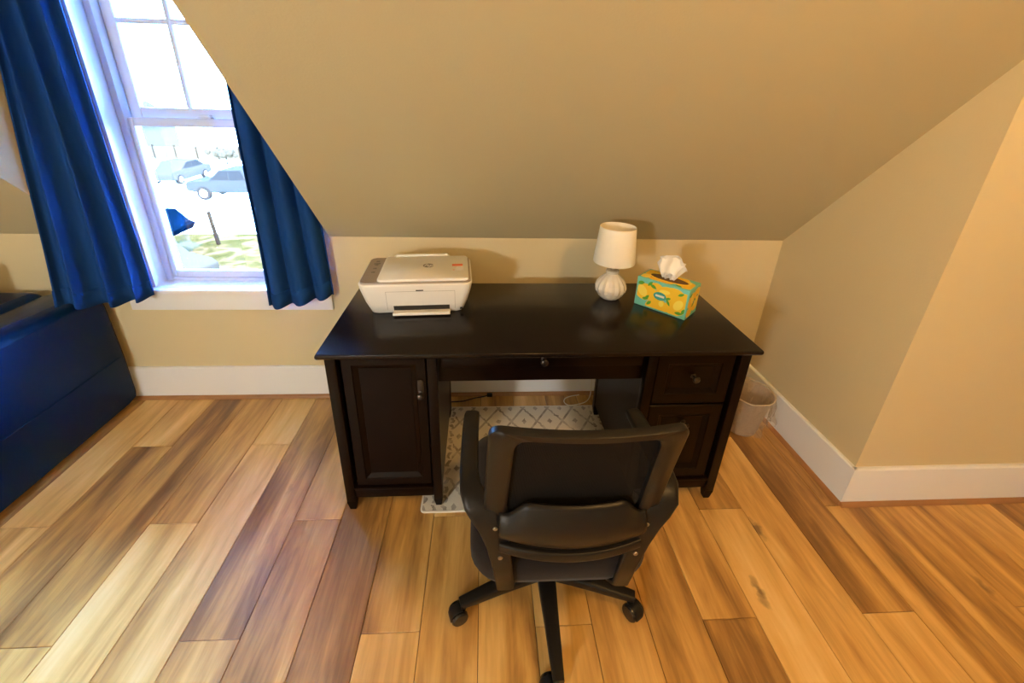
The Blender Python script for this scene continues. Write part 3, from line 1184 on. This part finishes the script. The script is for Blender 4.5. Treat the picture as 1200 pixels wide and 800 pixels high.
side_shapes = [(ell(-.02, .012, .034, .030, .6, 20, .1), 0), (ell(.026, -.010, .036, .036, .2, 20, .1), 0), (ell(-.026, -.038, .028, .020, 0), 0), (ell(.03, .034, .030, .018, 0), 0), (ell(-.018, .016, .012, .022, .4), 1), (ell(.030, -.006, .013, .024, -.4), 1),
               (leafp(.0, -.012, .026, .011, .6), 2), (leafp(.014, .006, .02, .010, -.5), 2), (leafp(-.036, .036, .024, .01, .5), 2), (leafp(.034, .018, .014, .01, .2), 3), (leafp(.005, -.004, .018, .01, 1.2), 3)]
MSd = Matrix.Translation((TL / 2, 0, TH / 2)) @ Matrix.Rotation(R(90), 4, 'Z') @ Matrix.Rotation(R(90), 4, 'X')
print_panel('lemon_print', MSd, TW - .008, TH - .010, side_shapes)
MSd2 = Matrix.Rotation(PI, 4, 'Z') @ MSd
print_panel('lemon_print', MSd2, TW - .008, TH - .010, side_shapes)
top_shapes = [(ell(-.07, .02, .04, .034, 0), 0), (ell(.02, .03, .05, .03, .1), 0), (ell(.075, -.01, .034, .04, .3), 0), (ell(-.02, -.035, .05, .022, 0), 0), (ell(-.085, -.03, .02, .022, 0), 1), (ell(.07, .01, .016, .022, 0), 1), (leafp(-.04, .04, .03, .012, .3), 2), (leafp(.055, -.04, .03, .012, -.3), 2)]
print_panel('lemon_print', Matrix.Translation((0, 0, TH)), TL - .012, TW - .012, top_shapes)
# oval opening: flat disc, shade of the well put into its colour; folded rim
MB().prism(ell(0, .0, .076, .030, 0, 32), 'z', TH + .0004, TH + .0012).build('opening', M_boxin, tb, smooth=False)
op = ell(0, 0, .078, .032, 0, 32)
MB().tube([(p[0], p[1], TH + .001) for p in op + [op[0]]], .0016, 6).build('opening_rim', M_yellow, tb)


def tissue(u, v):
    # a pulled-up sheet: gathered at the bottom, folded over at the top
    a = (u - .5) * 2
    wv = .022 + .040 * math.sin(min(1, v * 1.15) * PI * .5) - .012 * max(0, v - .8)
    zz = TH - .004 + .104 * math.sin(min(v, 1) * PI * .5)
    x = -.005 + a * wv + .012 * v
    y = .009 * math.sin(5.5 * a + 1.2) * (.5 + v) + .006 * math.cos(9 * a) * (1 - v)
    fold = max(0, (abs(a) - .45) / .55)
    zz -= .045 * fold ** 1.6 * v
    y -= .020 * fold * v
    return (x, y, zz)


ts = MB().grid(tissue, 30, 16).build('tissue', M_tissue, tb, ang=180)
solid(ts, .0012)


def tissue2(u, v):
    a = (u - .5) * 2
    return (.004 + a * (.052 - .024 * v) + .004 * math.sin(7 * v), -.010 - .022 * v - .004 * math.cos(5 * a), TH + .098 - .062 * v ** 1.2 - .012 * abs(a) + .004 * math.sin(6 * a))


t2 = MB().grid(tissue2, 20, 10).build('tissue_fold', M_tissue, tb, ang=180)
solid(t2, .0012)

# ------------------------------------------------------------------ waste bin
bn = thing('waste_bin', 'small clear waste bin with a crinkled liner between desk and wall', 'waste bin', (1.098, -.290, 0))
m = MB()
m.loft([[(r * math.cos(2 * PI * k / 36), r * math.sin(2 * PI * k / 36), z) for k in range(36)] for r, z in ((.002, .003), (.070, .003), (.074, .006), (.104, .215), (.108, .218), (.107, .222), (.101, .216), (.071, .009), (.002, .007))], cap=False)
m.build('bucket', M_bin, bn)


def liner_out(u, v):
    a = 2 * PI * u
    n = math.sin(9 * a + 3 * v) * .006 + math.sin(17 * a - 5 * v + 1) * .004 + math.sin(31 * a + 9 * v) * .002
    r = lerp(.111, .126, v) + 1.5 * n * (.25 + v)
    drop = .150 + .02 * math.sin(3 * a + 1) + .008 * math.sin(11 * a)
    return (r * math.cos(a), r * math.sin(a), .226 - drop * v)


def liner_in(u, v):
    a = 2 * PI * u
    n = math.sin(8 * a + 4 * v) * .006 + math.sin(15 * a - 7 * v + 2) * .004
    r = lerp(.108, .062, v ** .8) + n * min(1, .2 + 2 * v)
    return (r * math.cos(a), r * math.sin(a), .226 - .185 * v)


MB().grid(liner_out, 110, 14).build('liner_skirt', M_film, bn, ang=180)
lin = MB()
lin.grid(liner_in, 90, 12)
lin.grid(lambda u, v: (.067 * (1 - v) * math.cos(2 * PI * u), .067 * (1 - v) * math.sin(2 * PI * u), .041 + .006 * math.sin(9 * v + 8 * u)), 30, 6)
lin.build('liner_bag', M_film, bn, ang=180)
rm = [(.111 * math.cos(2 * PI * k / 40), .111 * math.sin(2 * PI * k / 40), .225 + .003 * math.sin(7 * 2 * PI * k / 40)) for k in range(41)]
MB().tube(rm, .0028, 6).build('rim', film_material('rolled liner film', (.72, .60, .45), .75), bn)

# ------------------------------------------------------------------ cords on the floor
c1 = thing('power_cord', 'black power cord with plug on the floor under the desk', 'cord', (-.25, -.05, 0))
MB().tube([(-.19, -.045, .004), (-.13, -.028, .004), (-.06, -.022, .004), (.0, .002, .004), (.045, .010, .006), (.07, .012, .012)], .0032, 8).build('wire', M_cordb, c1)
MB().box(.066, .096, .004, .020, .006, .026, .004).build('plug', M_gloss, c1)
c2 = thing('charging_cable', 'white cable looped down from the desk to the floor', 'cord', (.30, -.08, 0))


def bez(pts, n=40):
    out = []
    P = [Vector(p) for p in pts]
    P = [P[0]] + P + [P[-1]]
    segs = len(P) - 3
    for s in range(segs):
        p0, p1, p2, p3 = P[s:s + 4]
        for k in range(n // segs + 1):
            t = k / (n // segs + 1)
            out.append(0.5 * ((2 * p1) + (-p0 + p2) * t + (2 * p0 - 5 * p1 + 4 * p2 - p3) * t * t + (-p0 + 3 * p1 - 3 * p2 + p3) * t ** 3))
    out.append(P[-2])
    return out


MB().tube(bez([(.085, .035, .52), (.082, .03, .30), (.085, .03, .10), (.082, .015, .03), (.055, -.01, .006), (.0, -.030, .004), (-.045, -.035, .004), (-.064, -.012, .004), (-.055, .018, .004), (-.02, .038, .004), (.03, .048, .005)], 60), .0026, 8).build('wire', M_cordw, c2)

# ------------------------------------------------------------------ office chair
ch = thing('office_chair', 'black swivel office chair with netted back facing the desk', 'office chair', (0.0, -1.0, 0))
hub = MB()
hub.lathe([(.030, .062), (.042, .066), (.045, .080), (.040, .110), (.032, .122), (.028, .124)], 28)
hub.build('hub', M_plast, ch)
MB().lathe([(.026, .12), (.026, .22), (.022, .222), (.014, .224), (.014, .305)], 24).build('gas_column', M_plast, ch)
RL = .275
for k in range(5):
    a = R(-90 + 72 * k)
    ca, sa = math.cos(a), math.sin(a)
    def at(r, z):
        return (r * ca, r * sa, z)
    lg = MB().tube([at(.02, .086), at(.07, .086), at(.16, .080), at(.24, .073), at(RL + .012, .070)], 1, sq=[(.058, .044), (.054, .040), (.043, .034), (.036, .028), (.030, .022)], up=(0, 0, 1)).build('leg', M_plast, ch)
    # twin-wheel caster, trailing to one side
    tr_ = R({0: 185, 4: 200, 1: -60}.get(k, 30 + 70 * k))
    ox, oy = RL * ca, RL * sa
    dx, dy = math.cos(tr_), math.sin(tr_)
    wx, wy = ox + .018 * dx, oy + .018 * dy
    cs = MB()
    ax = Vector((-dy, dx, 0))
    rotm = Matrix.Translation((wx, wy, .026)) @ ax.to_track_quat('Z', 'Y').to_matrix().to_4x4()
    for s in (-1, 1):
        p0, p1 = s * .005, s * .025
        z0, z1 = min(p0, p1), max(p0, p1)
        cs.lathe([(.008, z0), (.023, z0 + .001), (.026, z0 + .005), (.026, z1 - .005), (.022, z1 - .001), (.008, z1)], 24, mtx=rotm)
    cobj = cs.build('caster', M_gloss, ch)
    hd = MB()
    hd.tube([(ox, oy, .040), (ox, oy, .078)], .008, 12)
    # hood over the wheels
    rg = []
    for t in range(9):
        aa = R(-10 + 125 * t / 8)
        cc = Vector((wx, wy, .026)) + Vector((dx, dy, 0)) * (.0275 * math.cos(aa)) + Vector((0, 0, 1)) * (.0275 * math.sin(aa))
        rg.append(cc)
    hd.tube(rg, 1, sq=(.004, .030), up=(ax.x, ax.y, 0))
    hd.build('caster_hood', M_plast, cobj)
# mechanism plate and lever
mc = MB()
mc.box(-.085, .085, -.10, .10, .300, .338, .010)
mc.tube([(.06, .02, .320), (.22, .03, .312), (.245, .03, .310)], .007, 10)
mc.build('tilt_mechanism', M_plast, ch)
# seat: waterfall cushion
sec = []
for (ins, z) in ((.030, .346), (.008, .352), (0, .375), (0, .425), (.012, .446), (.045, .457), (.12, .460)):
    ring = []
    for p in rrect(.475 - 2 * ins, .465 - 2 * ins, max(.02, .085 - ins * .5), 6):
        dz = -.022 * max(0, (p[1] - .10) / .12) ** 2 if z > .40 else 0
        ring.append((p[0], p[1] + .02, z + dz))
    sec.append(ring)
MB().loft(sec).build('seat', M_fabric, ch, ang=60)
MB().prism([(p[0], p[1] + .02) for p in rrect(.43, .42, .07, 6)], 'z', .334, .348, .004).build('seat_pan', M_plast, ch)


# back: local y is rearward negative
def back_pt(x, z):
    """point on the curved back sheet: leans rearwards with height and wraps forward at the sides"""
    t = (z - .60) / .34
    y = -.232 - .062 * t - .012 * t * t
    y += .55 * x * x * 1.0
    return Vector((x, y, z))


def outline(u):
    """back outline, u 0..1 around: half-width by height, rounded corners"""
    pass


hwb, hwt, zb, zt_ = .205, .188, .585, .935


def round_quad(hw0, hw1, z0, z1, r0, r1):
    cs_ = [Vector((-hw0, z0)), Vector((hw0, z0)), Vector((hw1, z1)), Vector((-hw1, z1))]
    rr = (r0, r0, r1, r1)
    out = []
    ends = []
    for i_ in range(4):
        p0, p1, p2 = cs_[i_ - 1], cs_[i_], cs_[(i_ + 1) % 4]
        a_, b2 = p1 + (p0 - p1).normalized() * rr[i_], p1 + (p2 - p1).normalized() * rr[i_]
        ends.append([a_ * (1 - t) ** 2 + p1 * 2 * t * (1 - t) + b2 * t * t for t in [k / 8 for k in range(9)]])
    for i_ in range(4):
        out += ends[i_]
        a_, b2 = ends[i_][-1], ends[(i_ + 1) % 4][0]
        out += [a_ + (b2 - a_) * k / 16 for k in range(1, 16)]
    return out


outer = round_quad(hwb, hwt + .006, zb, zt_, .05, .030)
inner = round_quad(hwb - .052, hwt - .044, zb + .03, zt_ - .022, .05, .045)
rings = []
for p, q_ in zip(outer, inner):
    A, B = back_pt(p.x, p.y), back_pt(q_.x, q_.y)
    th = .010
    rings.append([A + Vector((0, th, 0)), A + Vector((0, -th * .5, 0)), A.lerp(B, .12) + Vector((0, -th, 0)), A.lerp(B, .85) + Vector((0, -th, 0)), B + Vector((0, -th * .3, 0)), B + Vector((0, th, 0))])
rings.append(rings[0])
MB().loft(rings, cap=False).build('back_frame', M_plast, ch, ang=50)


def net(u, v):
    z = lerp(.60, .925, v)
    hw = lerp(hwb, hwt, (z - zb) / (zt_ - zb)) - .012
    p = back_pt(lerp(-hw, hw, u), z)
    return (p.x, p.y + .004 + .020 * math.sin(PI * u) * math.sin(PI * v), p.z)


MB().grid(net, 24, 20).build('back_netting', M_net, ch, ang=180)


# lumbar plate and cross bar, bowed rearwards
def bow(x, z, d=0.0):
    return Vector((x, -.262 + .9 * x * x + d, z))


def lum_top(x):
    ax_ = abs(x)
    if ax_ < .105:
        return .690
    t = min(1, (ax_ - .105) / .05)
    return .690 - .045 * (t * t * (3 - 2 * t))


def lumbar(u, v):
    x = lerp(-.168, .168, u)
    zt2 = lum_top(x)
    zb2 = .575 + .25 * x * x
    z = lerp(zb2, zt2, v)
    p = bow(x, z, .012 * (v - .5) - .012 * math.sin(PI * v))
    return p


o = MB().grid(lumbar, 48, 8).build('lumbar_plate', M_plast, ch, ang=60)
solid(o, .008)
MB().tube([bow(x, .535 + .25 * x * x) for x in [-.165 + .33 * k / 20 for k in range(21)]], 1, sq=(.016, .028), up=(0, 0, 1)).build('cross_bar', M_plast, ch)
for s in (-1, 1):
    # upright continuing into the arm: flat strap behind the seat, widening at the corner, arm running forward
    stations = [((.128, -.150, .333), .040, .014), ((.140, -.192, .340), .042, .014), ((.147, -.222, .366), .044, .015), ((.156, -.228, .45), .048, .016), ((.168, -.230, .53), .054, .018), ((.182, -.230, .59), .062, .020), ((.200, -.226, .632), .066, .024), ((.220, -.212, .655), .062, .030), ((.233, -.185, .664), .052, .034), ((.238, -.150, .665), .046, .034), ((.239, -.08, .665), .045, .032), ((.239, .0, .664), .045, .030), ((.237, .055, .662), .044, .028), ((.236, .072, .660), .040, .020)]
    pts = [Vector((s * p[0][0], p[0][1], p[0][2])) for p in stations]
    # section axes blend from (x wide, y thin) on the upright to (x wide, z thin) on the arm
    rg = []
    for i, p in enumerate(pts):
        d = (pts[min(i + 1, len(pts) - 1)] - pts[max(i - 1, 0)]).normalized()
        wide = Vector((1, 0, 0))
        wide = (wide - d * wide.dot(d)).normalized()
        thin = d.cross(wide).normalized()
        w, h = stations[i][1], stations[i][2]
        ring = []
        for k in range(18):
            a = 2 * PI * (k + .5) / 18
            c_, s_ = math.cos(a), math.sin(a)
            ring.append(p + wide * (w / 2 * math.copysign(abs(c_) ** .5, c_)) + thin * (h / 2 * math.copysign(abs(s_) ** .5, s_)))
        rg.append(ring)
    ar = MB().loft(rg).build('arm', M_plast, ch, ang=50)
    for (x, z) in ((.176, .600), (.163, .500)):
        mt_ = Matrix.Translation((s * x, -.238, z)) @ Matrix.Rotation(R(90), 4, 'X')
        MB().lathe([(.006, -.003), (.006, .001), (.0048, .0025), (.001, .003)], 16, mtx=mt_).build('bolt', M_screw, ar)

# ------------------------------------------------------------------ lamps of the room (behind the viewpoint)
def globe(parent, r, zc, strength, nm, c):
    return MB().lathe([(r * math.sin(PI * k / 16) + .0005, zc - r * math.cos(PI * k / 16)) for k in range(17)], 32).build('globe', lamp_mat('glowing globe ' + nm, strength, c), parent)


cl = thing('ceiling_lamp', 'round white globe lamp on the flat ceiling', 'ceiling lamp', (.75, -2.0, ZC))
MB().lathe([(.001, 0), (.085, 0), (.085, -.012), (.070, -.022), (.001, -.022)], 32).build('canopy', M_steel, cl)
globe(cl, .115, -.13, LAMP_C, 'ceiling', COL_C)
fl_ = thing('floor_lamp', 'standing lamp with a white globe in the back of the room', 'floor lamp', (-1.9, -3.7, 0))
MB().lathe([(.001, 0), (.14, 0), (.14, .012), (.10, .022), (.001, .024)], 32).build('base', M_steel, fl_)
MB().tube([(0, 0, .02), (0, 0, 1.38)], .011, 12).build('pole', M_steel, fl_)
globe(fl_, .15, 1.52, LAMP_F, 'floor', COL_F)

# ------------------------------------------------------------------ outdoors, seen through the window
GZ = -4.2
g_ = MB().box(-60, 60, 5.0, 16.6, GZ - .2, GZ).build('lawn', M_grass, smooth=False)
tag(g_, 'sunlit green lawn below the window', 'lawn', kind='stuff')
g2 = MB().box(-90, 90, 16.6, 34, GZ - .25, GZ - .03).build('road', M_road, smooth=False)
tag(g2, 'pale concrete road outside beyond the lawn', 'road', kind='stuff')
g3 = MB().box(-140, 140, 34, 140, GZ - .3, GZ - .02).build('field', mat('pale dry field', (.62, .60, .50), .9, var=.1, vscale=.2), smooth=False)
tag(g3, 'pale field outside beyond the road', 'field', kind='stuff')


def car(name, label, loc, rz, prof, win_prof, width, paint, wheels, wr, cat='car', pickup=False):
    t = thing(name, label, cat, loc, rz)
    MB().prism(prof, 'y', -width / 2, width / 2, .07, 3).build('body', paint, t)
    for s in (-1, 1):
        for wp in win_prof:
            MB().prism(wp, 'y', s * width / 2 - .015, s * width / 2 + .012).build('window', M_glassdk, t, smooth=False)
    for x in wheels:
        for s in (-1, 1):
            mt_ = Matrix.Translation((x, s * (width / 2 - .08), wr)) @ Matrix.Rotation(R(90), 4, 'X')
            w_ = MB().lathe([(wr * .6, -.11), (wr * .95, -.11), (wr, -.06), (wr, .06), (wr * .95, .11), (wr * .6, .11)], 28, mtx=mt_).build('wheel', M_rubber, t)
            MB().lathe([(.02, -.115), (wr * .55, -.118), (wr * .62, -.10), (wr * .62, .10), (wr * .55, .118), (.02, .115)], 20, mtx=mt_).build('rim', M_chrome, w_)
    return t


pick = [(0, .55), (0, .95), (.15, 1.08), (1.35, 1.16), (2.05, 1.78), (3.35, 1.82), (3.62, 1.22), (5.5, 1.22), (5.55, .6), (4.8, .5), (1.7, .45), (.5, .45)]
pkw = [[(1.50, 1.20), (2.10, 1.70), (2.55, 1.72), (2.55, 1.20)], [(2.62, 1.20), (2.62, 1.72), (3.28, 1.74), (3.48, 1.22)]]
car('pickup_truck', 'blue grey pickup truck parked across the road outside the window', (-17.7, 24.3, GZ), 0, pick, pkw, 1.9, M_carblue, (.95, 4.5), .40, 'truck')
sed = [(0, .35), (0, .75), (.2, .88), (1.1, .98), (1.75, 1.42), (3.0, 1.46), (3.8, 1.02), (4.4, .95), (4.5, .4), (3.9, .28), (.6, .28)]
sedw = [[(1.25, 1.00), (1.80, 1.38), (2.25, 1.40), (2.25, 1.00)], [(2.32, 1.00), (2.32, 1.40), (2.95, 1.41), (3.55, 1.03)]]
car('sedan', 'dark car beyond the road, left of the pickup truck', (-22.2, 27.5, GZ), R(90), sed, sedw, 1.75, M_cardark, (.85, 3.6), .32)
nc = car('parked_car', 'pale silver car parked below at the lower left of the window', (-9.05, 10.3, GZ), R(163), sed, sedw, 1.75, M_carsilver, (.85, 3.6), .32)
MB().prism([(1.22, 1.03), (1.72, 1.41), (1.745, 1.425), (1.18, 1.03)], 'y', -.68, .68).build('windscreen', M_glassdk, nc, smooth=False)
van = [(1.15, .35), (.95, .80), (.14, 1.0), (0, 1.24), (.22, 1.34), (.62, 1.77), (4.6, 1.83), (4.8, .6), (4.6, .35)]
car('van', 'deep blue van nose peeking past the left window frame', (-11.25, 13.3, GZ), R(180), van, [[(1.05, 1.28), (1.05, 1.65), (2.2, 1.65), (2.2, 1.28)]], 1.7, M_carnavy, (2.2, 3.9), .34, 'van')
po = MB().tube([(-11.25, 15.1, GZ + .02), (-11.35, 15.1, GZ + 1.4)], .075, 8)
tag(po.build('stake', M_post), 'leaning wooden stake standing in the lawn outside', 'post')
hs = thing('house', 'pale house with grey roof far beyond the road', 'house', (-40.5, 46, GZ))
MB().box(-5, 5, -4, 4, 0, 3.2).build('wall', M_siding, hs, smooth=False)
MB().prism([(-4.6, 3.15), (4.6, 3.15), (0, 5.2)], 'x', -5.4, 5.4).build('roof', M_roofm, hs, smooth=False)
for x in (-3, 0, 3):
    MB().box(x - .5, x + .5, -4.05, -3.98, 1.0, 2.3).build('window', M_glassdk, hs, smooth=False)
fn_ = thing('fence', 'long pale fence across the far side of the road', 'fence', (-33, 41, GZ))
for k in range(20):
    MB().box(k * 2.0 - 1, k * 2.0 + .97, -.05, .05, .1, 1.2).build('panel', M_siding, fn_, smooth=False)
    MB().box(k * 2.0 + .95, k * 2.0 + 1.05, -.07, .07, 0, 1.35).build('post', M_post, fn_, smooth=False)
rb = random.Random(2)
for k, (x, y, s) in enumerate(((-23.6, 38, .9), (-20.6, 38.5, .7))):
    bsh = thing('bush', ['taller pale green bush beyond the pickup truck', 'lower pale green bush beside the taller one'][k], 'bush', (x, y, GZ), group='bushes beyond the road')
    mm = MB()
    for q_ in range(26):
        c = Vector((rb.gauss(0, .45), rb.gauss(0, .35), rb.uniform(.95, 1.4))) * s
        t = bmesh.new()
        bmesh.ops.create_icosphere(t, subdivisions=1, radius=rb.uniform(.25, .45) * s)
        mm._add(t, Matrix.Translation(c))
    mm.build('foliage', M_bush, bsh, smooth=False)
    MB().tube([(0, 0, .0), (0, 0, .9 * s)], .06, 8).build('stem', M_post, bsh)
